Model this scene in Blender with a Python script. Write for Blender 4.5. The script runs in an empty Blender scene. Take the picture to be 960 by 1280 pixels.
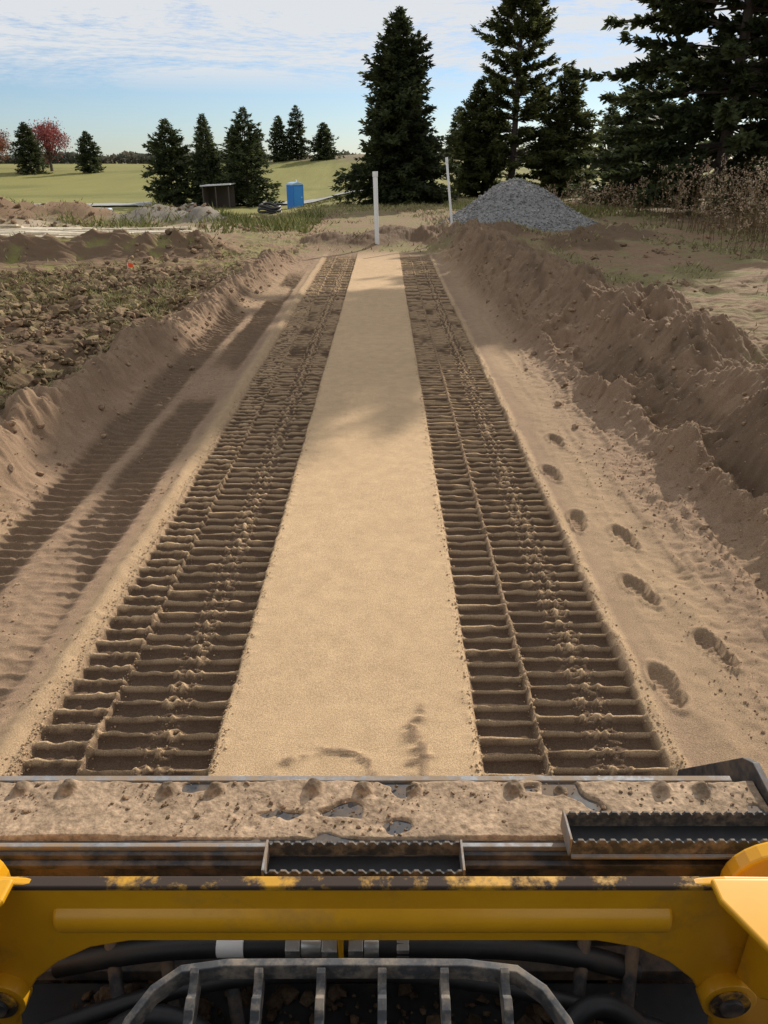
import bpy, math, numpy as np
from mathutils import Vector
R=np.random.default_rng(7)
sc=bpy.context.scene
# ---------------------------------------------------------------- noise
def _h(ix,iy,seed):
    h=(ix*374761393+iy*668265263+seed*144269504)&0xffffffff
    h=((h^(h>>13))*1274126177)&0xffffffff
    return ((h^(h>>16))&0xffffffff)/4294967296.0
def vn(x,y,seed=0):
    x=np.asarray(x,float);y=np.asarray(y,float)
    xi=np.floor(x);yi=np.floor(y);u=x-xi;v=y-yi
    u=u*u*u*(u*(u*6-15)+10);v=v*v*v*(v*(v*6-15)+10)
    xi=xi.astype(np.int64);yi=yi.astype(np.int64)
    a=_h(xi,yi,seed);b=_h(xi+1,yi,seed);c=_h(xi,yi+1,seed);d=_h(xi+1,yi+1,seed)
    return ((a*(1-u)+b*u)*(1-v)+(c*(1-u)+d*u)*v)*2-1
def fbm(x,y,o=3,seed=0,g=.5):
    s=0;a=1;t=0
    for i in range(o):
        s=s+a*vn(x*(2**i)+i*17.3,y*(2**i)+i*9.1,seed+i);t+=a;a*=g
    return s/t
def ss(a,b,x):
    t=np.clip((x-a)/(b-a),0,1);return t*t*(3-2*t)
def bx(x,a,b,w): return ss(a-w,a+w,x)*(1-ss(b-w,b+w,x))
# ---------------------------------------------------------------- terrain
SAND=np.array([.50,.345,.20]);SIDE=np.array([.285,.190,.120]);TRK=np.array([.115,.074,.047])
SOIL=np.array([.15,.098,.060]);STRAW=np.array([.29,.24,.115])
GRASS=np.array([.15,.15,.045]);LAWN=np.array([.235,.215,.07]);DRY=np.array([.25,.19,.115])
PAD=np.array([.42,.33,.23])
def berm_x(Y): return np.interp(Y,[0,5,8,12,19,24],[3.1,2.9,2.68,2.35,1.9,1.65])
def ridge_x(Y): return np.interp(Y,[2,4.2,10,16],[2.35,2.15,1.78,1.45])
def bank_x(Y): return np.interp(Y,[0,4,10,17],[-2.85,-2.72,-2.45,-2.2])
def ribs(X,Y,ph,depth,seed,pitch=.095,w=.095,wob=1):
    yy=Y+ph+wob*(.003*vn(X*5,Y*4,seed)+.005*vn(X*1.4,Y*.8,seed+1))
    u=yy/pitch;u=u-np.floor(u)
    r=np.exp(-((u-.5)/w)**2)
    a=.92+.20*vn(X*20,Y*30,seed+2)
    return depth*(-1+r*a)
def rings(X,Y,xc,seed,pitch=.095):
    k=np.floor(Y/pitch);v=(Y/pitch-k-.5)*pitch;o=0
    for j,dx in enumerate((-.036,.036)):
        jx=(_h(k.astype(np.int64),k.astype(np.int64)*0+j,seed)-.5)*.03
        r=.022+.010*_h(k.astype(np.int64),k.astype(np.int64)*0+j+7,seed)
        q=np.hypot(X-xc-dx-jx,v*.9)
        o=o+np.exp(-((q-r)/.0085)**2)*(.45+.75*_h(k.astype(np.int64),k.astype(np.int64)*0+j+13,seed))
    return o
MOUNDS=[(-13.5,27,2.4,1.0),(-10.9,28.5,1.6,.7),(-8.2,28.2,1.5,.55),(-6.3,27.8,1.2,.5),(-7.3,30,1.4,.6),(-.5,20.6,1.0,.30),(.8,21.3,.9,.28),(-1.6,21.2,.8,.25),(.2,22.4,1.2,.35),
        (-17,24.5,2.0,.8),(-9.5,34,1.6,.7),(-15,33,1.8,.8),
        (4.4,17.5,1.0,.3),(3.1,19.6,1.1,.25),(5.6,19.6,1.3,.3)]
FEET=[(1.32,3.26,.3),(1.19,2.50,.1),(1.19,4.08,-.1),(1.19,4.85,.15),(1.42,3.85,.2),(1.5,2.75,.25),(1.36,5.5,.1)]
def terrain(X,Y,want_col=True):
    X=np.asarray(X,float);Y=np.asarray(Y,float)
    nA=fbm(X*.9,Y*.9,3,1);nB=fbm(X*3.2,Y*3.2,4,11,.55);nC=fbm(X*14,Y*14,3,21,.6)
    ex=.02*fbm(X*0+3.3,Y*2.2,3,31)+.006*vn(X*0,Y*30,35)
    near=1-ss(17.0,19.5,Y+.6*nA)
    lm=1-ss(-9,-1,X)
    Z=-2*ss(20,75,Y)*lm-.7*ss(50,85,Y)*(1-lm)
    f=ss(95,190,Y);Z=Z*(1-f)+1.2*f
    Z=Z+2.7*np.exp(-((X+4)/30)**2-((Y-155)/36)**2)+.5*ss(30,70,X)*ss(30,80,Y)
    Z=Z+.12*nA*ss(25,40,np.hypot(X,Y))
    bxx=berm_x(Y);lx=bank_x(Y)
    outR=ss(0,.9,X-bxx);outL=ss(0,.8,lx-X)
    Z=Z+outR*(.26+.10*nA+.07*nB+.02*nC)*(1-ss(26,40,Y))+outL*(.08+.08*nB+.03*nC)*(1-ss(24,36,Y))
    lane=(1-outR)*(1-outL)
    fl=ss(1.08,1.35,X)*lane
    str_=(1-np.abs(fbm(X*6,Y*.7,3,51)))
    nF=fbm(X*34,Y*26,2,55)
    rough=ss(1.35,1.8,X+.15*nA)
    Z=Z+fl*(.008*nB+(.004+.009*rough)*nC+(.012+.028*rough)*str_**4+(.003+.008*rough)*nF)
    fL=(1-ss(-1.6,-1.45,X))*lane
    Z=Z+fL*(.010*nB+.008*nC+.008*nF)
    wob=.14*nA-.12*vn(X*0,Y*1.3,61)
    d=(X-bxx-wob);amp=(.54+.12*vn(X*0,Y*.7,62)+.14*vn(X*0,Y*2.3,64))*(1-ss(21,25,Y))*ss(-30,-10,Y)
    wl=np.where(d<0,.42,.72)
    prof=np.exp(-np.abs(d/wl)**1.9)
    rd=(1-np.abs(fbm(X*2.6,Y*1.9,4,71,.58)))
    Z=Z+amp*prof*(.50+.60*rd)+prof*(.11*nB+.055*nC)
    dt=(X-bxx+.55+.2*nA);Z=Z+(1-ss(21,24,Y))*.16*np.exp(-(dt/.2)**2)*ss(-.2,.5,nB+.3*nA)
    d2=(X-ridge_x(Y)-.05*nA-.05*vn(X*0,Y*2.1,65));a2=bx(Y,2.6,14,.8)*(.12+.06*vn(X*0,Y*2.7,66))
    p2=np.exp(-np.abs(d2/.12)**1.6);Z=Z+a2*p2*(1+.5*nC+.4*nB)
    d3=(X-lx+.10*nA+.06*vn(X*0,Y*2.2,68));a3=(.30+.12*vn(X*0,Y*1.1,67))*(1-ss(16,18,Y))
    w3=np.where(d3>0,.21,.34);p3=np.exp(-np.abs(d3/w3)**1.9)
    Z=Z+a3*p3*(.58+.55*rd)+p3*(.10*nB+.06*nC)
    Z=Z-.30*np.exp(-((X+3.45)/.32)**2-((Y-7.4)/.8)**2)
    dc=(Y-(17.2+.28*(X+6)+.3*nA));pc=bx(X,-12,-3.9,.6)
    Z=Z+pc*.42*ss(-.5,.25,dc)*(1-ss(.4,2.2,dc))*(1+.4*nB)
    for (mx,my,mr,mh) in MOUNDS:
        q=np.hypot(X-mx,Y-my)/mr
        Z=Z+mh*np.exp(-(q*1.3)**2)*(1+.35*nB+.1*nC)
    Z=Z+near*(.022*bx(X+ex,-1.45,-1.38,.03)+.020*np.exp(-((X-1.085-ex)/.022)**2)*(.5+.7*vn(X*0,Y*6,91)))
    tm=near*ss(-.5,.4,Y)
    T=np.zeros_like(Z)
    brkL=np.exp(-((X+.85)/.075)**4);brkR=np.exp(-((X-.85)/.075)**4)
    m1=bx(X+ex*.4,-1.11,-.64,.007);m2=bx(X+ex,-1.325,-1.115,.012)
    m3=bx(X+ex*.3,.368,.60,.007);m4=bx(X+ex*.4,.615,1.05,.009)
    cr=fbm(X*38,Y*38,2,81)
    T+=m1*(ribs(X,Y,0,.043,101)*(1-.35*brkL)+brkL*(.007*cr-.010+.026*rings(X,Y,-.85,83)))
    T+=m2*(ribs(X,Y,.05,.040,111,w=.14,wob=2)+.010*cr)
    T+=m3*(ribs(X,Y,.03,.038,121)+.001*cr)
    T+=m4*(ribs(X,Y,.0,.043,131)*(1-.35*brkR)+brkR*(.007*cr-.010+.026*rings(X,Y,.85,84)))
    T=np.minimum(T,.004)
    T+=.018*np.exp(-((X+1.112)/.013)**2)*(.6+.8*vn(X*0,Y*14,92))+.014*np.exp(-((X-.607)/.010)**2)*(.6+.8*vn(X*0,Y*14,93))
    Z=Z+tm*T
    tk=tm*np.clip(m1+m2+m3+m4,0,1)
    ero=ss(-.55,-.05,vn(X*2.2,Y*.7,141)+.1)
    s1=bx(X+ex,-1.88,-1.57,.03)*ero*bx(Y,0,15,1.0)
    s2=bx(X+ex,-2.28,-1.99,.04)*ss(-.35,.2,vn(X*2,Y*.6,151))*bx(Y,0,14,1)
    s3=bx(X,ridge_x(Y)+.10,ridge_x(Y)+.50,.04)*bx(Y,3.9,7.6,.4)
    Z=Z+s1*ribs(X,Y,.02,.036,161,w=.14,wob=2)+s2*ribs(X,Y,.04,.032,171,w=.15,wob=2)+s3*(ribs(X,Y,.01,.030,181,w=.16)-.03)
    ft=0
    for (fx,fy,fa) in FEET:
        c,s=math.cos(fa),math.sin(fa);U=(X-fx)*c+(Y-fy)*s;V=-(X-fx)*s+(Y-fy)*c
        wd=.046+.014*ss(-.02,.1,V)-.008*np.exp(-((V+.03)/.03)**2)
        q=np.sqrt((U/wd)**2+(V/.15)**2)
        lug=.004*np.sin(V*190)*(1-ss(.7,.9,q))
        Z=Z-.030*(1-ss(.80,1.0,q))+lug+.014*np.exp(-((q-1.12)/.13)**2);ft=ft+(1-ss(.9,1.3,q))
    strip=near*bx(X+ex*.3,-.635,.362,.006)
    Z=Z+strip*(.004+.001*nB+.0006*fbm(X*60,Y*60,2,207))
    e1=.5+.5*vn(X*30,Y*30,201)
    edge=np.exp(-((X+.605)/.02)**2)+np.exp(-((X-.335)/.02)**2)
    Z=Z+strip*edge*.005*ss(.6,.9,e1)
    g1=np.exp(-((X-.12-.03*vn(X*0,Y*9,203))/(.012+.035*ss(2.5,2.05,Y)))**2)*bx(Y,1.9,2.38,.06)
    g2=np.abs(np.hypot((X+.21),(Y-2.0)*1.4)-.17)
    g=np.clip(g1+np.exp(-(g2/.026)**2)*.9,0,1)*ss(.25,.5,.5+.5*vn(X*34,Y*34,204))
    Z=Z+strip*g*.013*(.4+.9*np.abs(vn(X*55,Y*55,205)))
    if not want_col: return Z
    C=np.zeros(X.shape+(3,))
    def put(c,m):
        nonlocal C
        m=np.clip(m,0,1)[...,None];C=C*(1-m)+np.asarray(c)*m
    put(LAWN,np.ones_like(X))
    put(GRASS,.7*ss(-.1,.5,fbm(X*.05,Y*.12,3,301)))
    put(DRY*.8,ss(1.45,2.6,Z)*.95*ss(-.6,-.1,fbm(X*.1,Y*.2,2,303)+.15))
    put(DRY*.9,ss(-6,4,X)*(1-ss(34,70,Y))*.6)
    site=(1-ss(32,44,Y+6*nA))*ss(-26,-18,X+3*nA)
    put(SOIL*1.6,site*ss(-.35,.25,nB+.15*nA+.1))
    put(STRAW*.75,site*ss(.05,.45,fbm(X*.7,Y*1.6,4,311)))
    put(PAD,bx(X,-18,-5.2,1)*bx(Y,18.6,26.5,.6)*ss(-.4,.1,nB+.3))
    put(PAD*.9,bx(X,-24,-8,1)*bx(Y,30,33,.6)*ss(-.3,.2,nB+.2))
    put(STRAW*.8,outL*bx(Y+.25*X,9.0,12.2,.5)*ss(-.3,.3,nB+.1)*(1-ss(2.0,2.6,X+6)))
    put(SOIL*1.4,outL*bx(Y+.15*X,12.3,15.5,.4)*ss(-.5,.1,nB))
    put(SOIL*1.1,pc*bx(dc,-.8,.6,.2)*ss(-.6,0,nB))
    clod=outL*bx(Y-.1*X,2.5,14.5,.8)*ss(-7.5,-6,X)
    put(SOIL*.9,clod*.9);put(STRAW*.75,clod*ss(.15,.5,fbm(X*1.8,Y*1.8,3,321))*.6)
    put(STRAW*.6,outR*ss(.0,.5,fbm(X*1.1,Y*1.1,3,331))*.7)
    put(SOIL*1.3,outR*ss(8,11,X)*.6*(1-ss(40,60,Y)))
    for (mx,my,mr,mh) in MOUNDS:
        col=SOIL*1.5 if mx<-10 else (np.array([.22,.19,.15]) if mx<-5 else SOIL*1.0)
        put(col,(1-ss(.7,1.1,np.hypot(X-mx,Y-my)/mr)))
    lanef=(1-ss(.25,.75,outR))*(1-ss(.25,.8,outL))*(1-ss(18.0,19.5,Y+.8*nA))
    put(SIDE,lanef)
    put(SAND*.78,lanef*ss(-.05,.5,fbm(X*2.2,Y*.6,3,341))*.45)
    put(SAND*.72,fl*lanef*(1-rough)*.5)
    put(SIDE*.75,fl*lanef*rough*ss(0,.5,nC)*.5)
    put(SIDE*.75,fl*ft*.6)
    put(SIDE*.78,np.clip(prof*1.3,0,1)*(1-ss(23,25,Y))*.9)  # berm albedo lowered, with the patches below, to paint its shaded face
    put(SIDE*.5,np.clip(prof,0,1)*(1-ss(23,25,Y))*ss(0,.5,nB)*.7)
    put(SIDE*.7,p2*bx(Y,2.6,14,.8)*.5)
    put(SIDE*.88,p3*(1-ss(16.5,18,Y))*.9)
    put(SIDE*.58,np.clip(p3,0,1)*(1-ss(16.5,18,Y))*ss(0,.5,nB)*.6)
    put(SAND*.82,near*bx(X+ex,-1.47,-1.335,.03)*.8)
    put(SAND*.9,near*bx(X+ex,1.05,1.12,.02)*.7)
    put(SIDE*.55,np.clip(s1+s2+s3,0,1)*.8)
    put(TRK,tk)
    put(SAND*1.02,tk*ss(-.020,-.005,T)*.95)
    put(SAND,near*bx(X+ex*.3,-.635,.362,.006))
    put(SIDE*.7,strip*g*.95)
    v=1+.06*nA+.08*nC
    C=C*v[...,None]
    return Z,np.clip(C,0.01,1)
def tz(x,y): return float(terrain(np.array([x]),np.array([y]),False)[0])
# ---------------------------------------------------------------- mesh helpers
def mesh_np(name,V,F,mats,smooth=False,col=None,mi=None,link=True,loc=(0,0,0)):
    V=np.asarray(V,np.float32).reshape(-1,3);F=np.asarray(F,np.int32)
    n=F.shape[1];me=bpy.data.meshes.new(name)
    me.vertices.add(len(V));me.vertices.foreach_set('co',V.ravel())
    me.loops.add(F.size);me.loops.foreach_set('vertex_index',F.ravel())
    me.polygons.add(len(F));me.polygons.foreach_set('loop_start',np.arange(len(F),dtype=np.int32)*n)
    me.polygons.foreach_set('loop_total',np.full(len(F),n,np.int32))
    if mi is not None: me.polygons.foreach_set('material_index',np.asarray(mi,np.int32))
    me.polygons.foreach_set('use_smooth',np.full(len(F),smooth))
    for m in (mats if isinstance(mats,list) else [mats]): me.materials.append(m)
    if col is not None:
        a=me.color_attributes.new('Col','FLOAT_COLOR','POINT')
        c=np.ones((len(V),4),np.float32);c[:,:3]=np.asarray(col).reshape(-1,3);a.data.foreach_set('color',c.ravel())
    me.update(calc_edges=True)
    o=bpy.data.objects.new(name,me);o.location=loc;sc.collection.objects.link(o);return o
def grid_faces(nr,nc):
    i=np.arange(nr-1)[:,None]*nc+np.arange(nc-1)[None,:]
    return np.stack([i,i+1,i+nc+1,i+nc],-1).reshape(-1,4)
# ---------------------------------------------------------------- materials
def newmat(name):
    m=bpy.data.materials.new(name);m.use_nodes=True;nt=m.node_tree
    b=nt.nodes['Principled BSDF'];return m,nt,b
def N(nt,t,**k):
    n=nt.nodes.new(t)
    for a,v in k.items():
        if a in n.inputs: n.inputs[a].default_value=v
        else: setattr(n,a,v)
    return n
def noise(nt,scale,detail=4,rough=.6,vec=None):
    n=nt.nodes.new('ShaderNodeTexNoise');n.inputs['Scale'].default_value=scale;n.inputs['Detail'].default_value=detail;n.inputs['Roughness'].default_value=rough
    if vec is None:
        tc=nt.nodes.new('ShaderNodeTexCoord');vec=tc.outputs['Object']
    nt.links.new(vec,n.inputs['Vector']);return n
def mrange(nt,src,a,b,c,d):
    r=nt.nodes.new('ShaderNodeMapRange');r.inputs[1].default_value=a;r.inputs[2].default_value=b;r.inputs[3].default_value=c;r.inputs[4].default_value=d
    nt.links.new(src,r.inputs[0]);return r.outputs[0]
def mixc(nt,f,a,b,mode='MIX'):
    m=nt.nodes.new('ShaderNodeMix');m.data_type='RGBA';m.blend_type=mode
    for v,i in ((f,0),(a,6),(b,7)):
        if hasattr(v,'is_output') or hasattr(v,'links'): nt.links.new(v,m.inputs[i])
        else: m.inputs[i].default_value=v if i==0 else (*v,1)
    return m.outputs[2]
def bump(nt,b,src,strength,dist):
    bp=nt.nodes.new('ShaderNodeBump');bp.inputs['Strength'].default_value=strength;bp.inputs['Distance'].default_value=dist
    nt.links.new(src,bp.inputs['Height'])
    if b.inputs['Normal'].is_linked: nt.links.new(b.inputs['Normal'].links[0].from_socket,bp.inputs['Normal'])
    nt.links.new(bp.outputs[0],b.inputs['Normal'])
def attr_mat(name,rough=.95,grain=140,gs=.5,vary=.3,b2=12,v2=.18,bs2=.4,d2=4):
    m,nt,b=newmat(name);a=nt.nodes.new('ShaderNodeAttribute');a.attribute_name='Col'
    n1=noise(nt,grain,2,.7);n2=noise(nt,b2,d2,.65)
    f1=mrange(nt,n1.outputs[0],.3,.7,1-vary,1+vary);f2=mrange(nt,n2.outputs[0],.3,.7,1-v2,1+v2)
    mm=N(nt,'ShaderNodeMath',operation='MULTIPLY');nt.links.new(f1,mm.inputs[0]);nt.links.new(f2,mm.inputs[1])
    c=nt.nodes.new('ShaderNodeVectorMath');c.operation='SCALE';nt.links.new(a.outputs['Color'],c.inputs[0]);nt.links.new(mm.outputs[0],c.inputs['Scale'])
    nt.links.new(c.outputs[0],b.inputs['Base Color']);b.inputs['Roughness'].default_value=rough;b.inputs['Specular IOR Level'].default_value=.12
    if bs2: bump(nt,b,n2.outputs[0],bs2,.02)
    if gs: bump(nt,b,n1.outputs[0],gs,.004)
    return m
def simple(name,col,rough=.6,metal=0,vary=.15,scale=20,bs=0,bd=.002,dirt=None,dscale=6,dlo=.45,dhi=.6,spec=.5):
    m,nt,b=newmat(name);n=noise(nt,scale,5,.65)
    lo=tuple(c*(1-vary) for c in col);hi=tuple(min(1,c*(1+vary)) for c in col)
    f=mrange(nt,n.outputs[0],.3,.7,0,1);c=mixc(nt,f,lo,hi)
    if dirt:
        d=noise(nt,dscale,8,.7);fd=mrange(nt,d.outputs[0],dlo,dhi,0,1);c=mixc(nt,fd,c,dirt)
        nt.links.new(mrange(nt,d.outputs[0],dlo,dhi,rough,.95),b.inputs['Roughness'])
        if metal: nt.links.new(mrange(nt,d.outputs[0],dlo,dhi,metal,0),b.inputs['Metallic'])
    else:
        b.inputs['Roughness'].default_value=rough;b.inputs['Metallic'].default_value=metal
    nt.links.new(c,b.inputs['Base Color']);b.inputs['Specular IOR Level'].default_value=spec
    if bs: bump(nt,b,n.outputs[0],bs,bd)
    return m
M_ground=attr_mat('sand_soil_ground',grain=200,gs=.6,vary=.36,b2=9,v2=.06,bs2=.18,d2=3)
M_clod=attr_mat('clod',grain=60,gs=.7,vary=.35)
M_yel=simple('loader_yellow_paint',(.70,.34,.012),.28,0,.06,8,dirt=(.26,.15,.05),dscale=6,dlo=.56,dhi=.92)
M_yel2=simple('loader_yellow_worn',(.55,.28,.018),.45,0,.12,14,dirt=(.045,.03,.022),dscale=9,dlo=.38,dhi=.50)
M_steel=simple('worn_dark_steel',(.045,.045,.05),.6,.2,.3,30,bs=.2,dirt=(.17,.12,.08),dscale=11,dlo=.44,dhi=.62)
M_edge=simple('worn_steel_edge',(.24,.24,.245),.62,.2,.3,40,bs=.5,dirt=(.28,.205,.14),dscale=16,dlo=.42,dhi=.58)
M_blk=simple('black_rubber',(.014,.014,.015),.5,0,.3,30,dirt=(.045,.034,.024),dscale=8,dlo=.55,dhi=.8)
M_grill=simple('step_grey_paint',(.06,.06,.063),.6,.1,.25,40,bs=.3,dirt=(.22,.18,.14),dscale=26,dlo=.45,dhi=.64,spec=.35)
M_chrome=simple('hydraulic_fitting',(.5,.5,.48),.35,.85,.1,20,dirt=(.12,.09,.06),dscale=20,dlo=.55,dhi=.7)
M_white=simple('white_pvc',(.78,.78,.76),.4,0,.04)
M_blue=simple('blue_plastic',(.03,.20,.62),.4,0,.06)
M_roofw=simple('white_roof',(.7,.7,.7),.5)
M_wood=simple('weathered_wood',(.38,.30,.2),.8,0,.25,9)
M_board=simple('pale_lumber',(.62,.53,.39),.75,0,.25,5)
M_barn=simple('dark_siding',(.08,.06,.05),.8)
M_road=simple('asphalt_road',(.32,.31,.30),.85,0,.12,8)
M_bark=simple('bark',(.10,.075,.06),.9,0,.35,9,bs=.5,bd=.02)
M_orange=simple('orange_flag_plastic',(.85,.12,.03),.6)
def leafmat(name,lo,hi,trans=.25,scale=1.2):
    m,nt,b=newmat(name);n=noise(nt,scale,2,.7);f=mrange(nt,n.outputs[0],.35,.65,0,1);c=mixc(nt,f,lo,hi)
    nt.links.new(c,b.inputs['Base Color']);b.inputs['Roughness'].default_value=.7;b.inputs['Specular IOR Level'].default_value=.2
    t=nt.nodes.new('ShaderNodeBsdfTranslucent');nt.links.new(c,t.inputs[0]);mx=nt.nodes.new('ShaderNodeMixShader');mx.inputs[0].default_value=trans
    nt.links.new(b.outputs[0],mx.inputs[1]);nt.links.new(t.outputs[0],mx.inputs[2]);nt.links.new(mx.outputs[0],nt.nodes['Material Output'].inputs[0]);return m
M_spr=leafmat('spruce_needles',(.035,.048,.02),(.095,.11,.042),.40)
M_pine=leafmat('pine_needles',(.05,.058,.02),(.12,.13,.042),.45)
M_red=leafmat('red_leaves',(.20,.05,.05),(.36,.11,.09),.35)
M_org=leafmat('russet_leaves',(.16,.07,.04),(.3,.14,.08),.35)
M_grass=attr_mat('grass_blades',vary=.1,gs=0,bs2=0,d2=1)
M_weed=attr_mat('weeds',vary=.1,gs=0,bs2=0,d2=1)
# ---------------------------------------------------------------- ground sheet
def grow(start,step,end,k):
    o=[];p=start;s=step
    while p<end: s*=k;p+=s;o.append(p)
    return np.array(o)
xd=np.concatenate([np.arange(-3.3,-1.4,.0175),np.arange(-1.4,-.6,.0105),np.arange(-.6,.34,.0175),np.arange(.34,1.14,.0105),np.arange(1.14,3.4,.0175)])
xr=grow(xd[-1],.0175,1500,1.042);xl=-grow(3.3,.0175,1500,1.036)[::-1]
xs=np.concatenate([xl,xd,xr])
yb=-grow(-1.9,.02,60,1.12)[::-1]
ys=np.concatenate([yb,np.arange(1.9,8,.009),np.arange(8,12,.012),np.arange(12,18,.018)])
ys=np.concatenate([ys,grow(ys[-1],.02,2500,1.03)])
XX,YY=np.meshgrid(xs,ys);ZZ,CC=terrain(XX,YY)
mesh_np('ground',np.stack([XX,YY,ZZ],-1),grid_faces(len(ys),len(xs)),M_ground,True,CC)
print('ground',XX.shape)
rx=np.linspace(-60,70,200);cy=84+.05*rx+6*np.sin(rx/60);rv=[]
for off in (-3,-1,1,3):
    rv.append(np.stack([rx,cy+off,terrain(rx,cy+off,False)+.12],-1))
mesh_np('road',np.concatenate(rv),grid_faces(4,200),M_road,True)
# ---------------------------------------------------------------- lumps
import bmesh
def ico(sub):
    bm=bmesh.new();bmesh.ops.create_icosphere(bm,subdivisions=sub,radius=1)
    v=np.array([x.co[:] for x in bm.verts]);f=np.array([[q.index for q in x.verts] for x in bm.faces]);bm.free();return v,f
I1=ico(1);I2=ico(2)
def lumps(name,P,S,cols,mat,base=I1,rough=.35,flat=.7,smooth=False,cv=.25):
    bv,bf=base;n=len(P);V=np.repeat(bv[None],n,0)
    V=V*(1+rough*R.uniform(-1,1,(n,len(bv),1)))
    q=R.normal(size=(n,3,3));Q,_=np.linalg.qr(q);V=np.einsum('nij,nvj->nvi',Q,V*R.uniform(.6,1.3,(n,1,3)))
    V[:,:,2]*=flat
    V=V*S[:,None,None]+P[:,None,:]
    F=(bf[None]+(np.arange(n)*len(bv))[:,None,None]).reshape(-1,3)
    C=np.repeat(cols[:,None,:],len(bv),1)*R.uniform(1-cv,1+cv,(n,len(bv),1))
    return mesh_np(name,V,F,mat,smooth,C)
def scat(n,x0,x1,y0,y1,fn=None):
    x=R.uniform(x0,x1,n);y=R.uniform(y0,y1,n)
    if fn is not None:
        k=R.uniform(0,1,n)<fn(x,y);x=x[k];y=y[k]
    return x,y
x,y=scat(5200,-8,-2.6,3,17,lambda x,y:bx(y-.1*x,3,15.0,.8)*ss(-.45,.2,fbm(x*1.1,y*1.1,2,401)+.1)*(x<bank_x(y)-.22))
sb=.045+.095*R.uniform(0,1,len(x))**2.0
k=5;cx_=np.repeat(x,k);cy_=np.repeat(y,k);sbb=np.repeat(sb,k)
x=cx_+R.normal(0,.55,len(cx_))*sbb;y=cy_+R.normal(0,.55,len(cx_))*sbb;s=sbb*R.uniform(.25,.7,len(x))
z=terrain(x,y,False)+sbb*R.uniform(-.1,.6,len(x))
cm=np.repeat(R.uniform(0,1,(len(sb),1))**1.6,k,0)*R.uniform(.4,1,(len(x),1))
C=(SOIL*1.3)*(1-cm)+np.array([.28,.22,.11])*cm
lumps('dirt_clods',np.stack([x,y,z],-1),s,C*R.uniform(.6,1.2,(len(x),1)),M_clod,I1,.45,.8,False,.35)
CL=(x,y,z,s)
x,y=scat(6500,1.5,4.2,2,19,lambda x,y:.06+.9*np.exp(-((x-berm_x(y)+.35)/.6)**2))
x2,y2=scat(3500,-3.6,-2.0,2,17,lambda x,y:.9*np.exp(-((x-bank_x(y)-.1)/.35)**2)+.05)
x=np.r_[x,x2];y=np.r_[y,y2];s=.005+.034*R.uniform(0,1,len(x))**5
lumps('sand_lumps',np.stack([x,y,terrain(x,y,False)+s*.3],-1),s,np.repeat(SIDE[None],len(x),0)*R.uniform(.8,1.2,(len(x),1)),M_clod,I1,.25,.8)
x,y=scat(24000,1.3,2.6,1.9,8,lambda x,y:(ss(-.3,.4,fbm(x*5,y*1.2,3,412))*.9+.1)*(2.2/y)*ss(1.2,1.9,x))
x2,y2=scat(16000,-2.7,-1.33,1.9,8,lambda x,y:(ss(-.1,.4,fbm(x*4,y*1.5,3,413))*.9+.05)*(2.2/y));x=np.r_[x,x2];y=np.r_[y,y2]
s=.002+.0055*R.uniform(0,1,len(x))**3
lumps('sand_granules',np.stack([x,y,terrain(x,y,False)+s*.4],-1),s,np.repeat(SIDE[None],len(x),0)*R.uniform(.95,1.4,(len(x),1)),M_clod,I1,.2,.9)
n=9000;ex=R.choice([-1.34,-1.11,-.63,.355,.607,1.08,-.85,.85,-1.35],n);x=ex+R.normal(0,.016,n)+(np.abs(ex)==.85)*R.normal(0,.04,n);y=1.9+R.uniform(0,1,n)**1.6*10
s=.002+.004*R.uniform(0,1,n)**3
lumps('sand_crumbs',np.stack([x,y,terrain(x,y,False)+s*.4],-1),s,np.repeat(SAND[None]*.92,n,0)*R.uniform(.7,1.1,(n,1)),M_clod,I1,.2,.9)
x,y=scat(3500,-15,-3.5,13,34,lambda x,y:ss(-.1,.5,fbm(x*.8,y*.8,3,411)))
s=.03+.10*R.uniform(0,1,len(x))**3
lumps('dirt_rubble',np.stack([x,y,terrain(x,y,False)+s*.2],-1),s,np.repeat(SOIL[None]*1.5,len(x),0)*R.uniform(.6,1.3,(len(x),1)),M_clod,I1,.3,.7)
x,y=scat(2600,3,11,9,26,lambda x,y:ss(-.1,.4,fbm(x*.9,y*.9,3,421))*(x>berm_x(y)+.5))
s=.02+.06*R.uniform(0,1,len(x))**3
lumps('soil_rubble',np.stack([x,y,terrain(x,y,False)+s*.2],-1),s,np.repeat(SOIL[None]*1.4,len(x),0)*R.uniform(.6,1.3,(len(x),1)),M_clod,I1,.3,.7)
# gravel pile
gx,gy=3.85,23.4
rr=np.linspace(0,1,60);aa=np.linspace(0,2*np.pi,121)
A,B=np.meshgrid(aa,rr);px_=gx+B*2.65*np.cos(A)*(1+.06*np.sin(3*A+1));py_=gy+B*2.5*np.sin(A)
base=terrain(px_,py_,False);hh=1.62*(np.cos(np.clip(B*1.05,0,1)*np.pi/2)**1.0)*(1+.08*fbm(px_*1.2,py_*1.2,3,431))*np.exp(-.5*B)-.12*ss(.85,1,B)
zz=-.0+hh+.025*fbm(px_*9,py_*9,3,441)+base*ss(.5,1,B)
gp=mesh_np('gravel_pile',np.stack([px_,py_,zz],-1),grid_faces(60,121),M_clod,False,np.full(px_.shape+(3,),.24)*np.array([1,.96,.91]))
n=9000;a=R.uniform(0,2*np.pi,n);b=np.sqrt(R.uniform(0,1,n))*.95
bi=(b*59).astype(int);ai=(a/(2*np.pi)*120).astype(int)
P=np.stack([px_[bi,ai],py_[bi,ai],zz[bi,ai]],-1)+R.normal(0,.02,(n,3));s=R.uniform(.012,.032,n)
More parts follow.
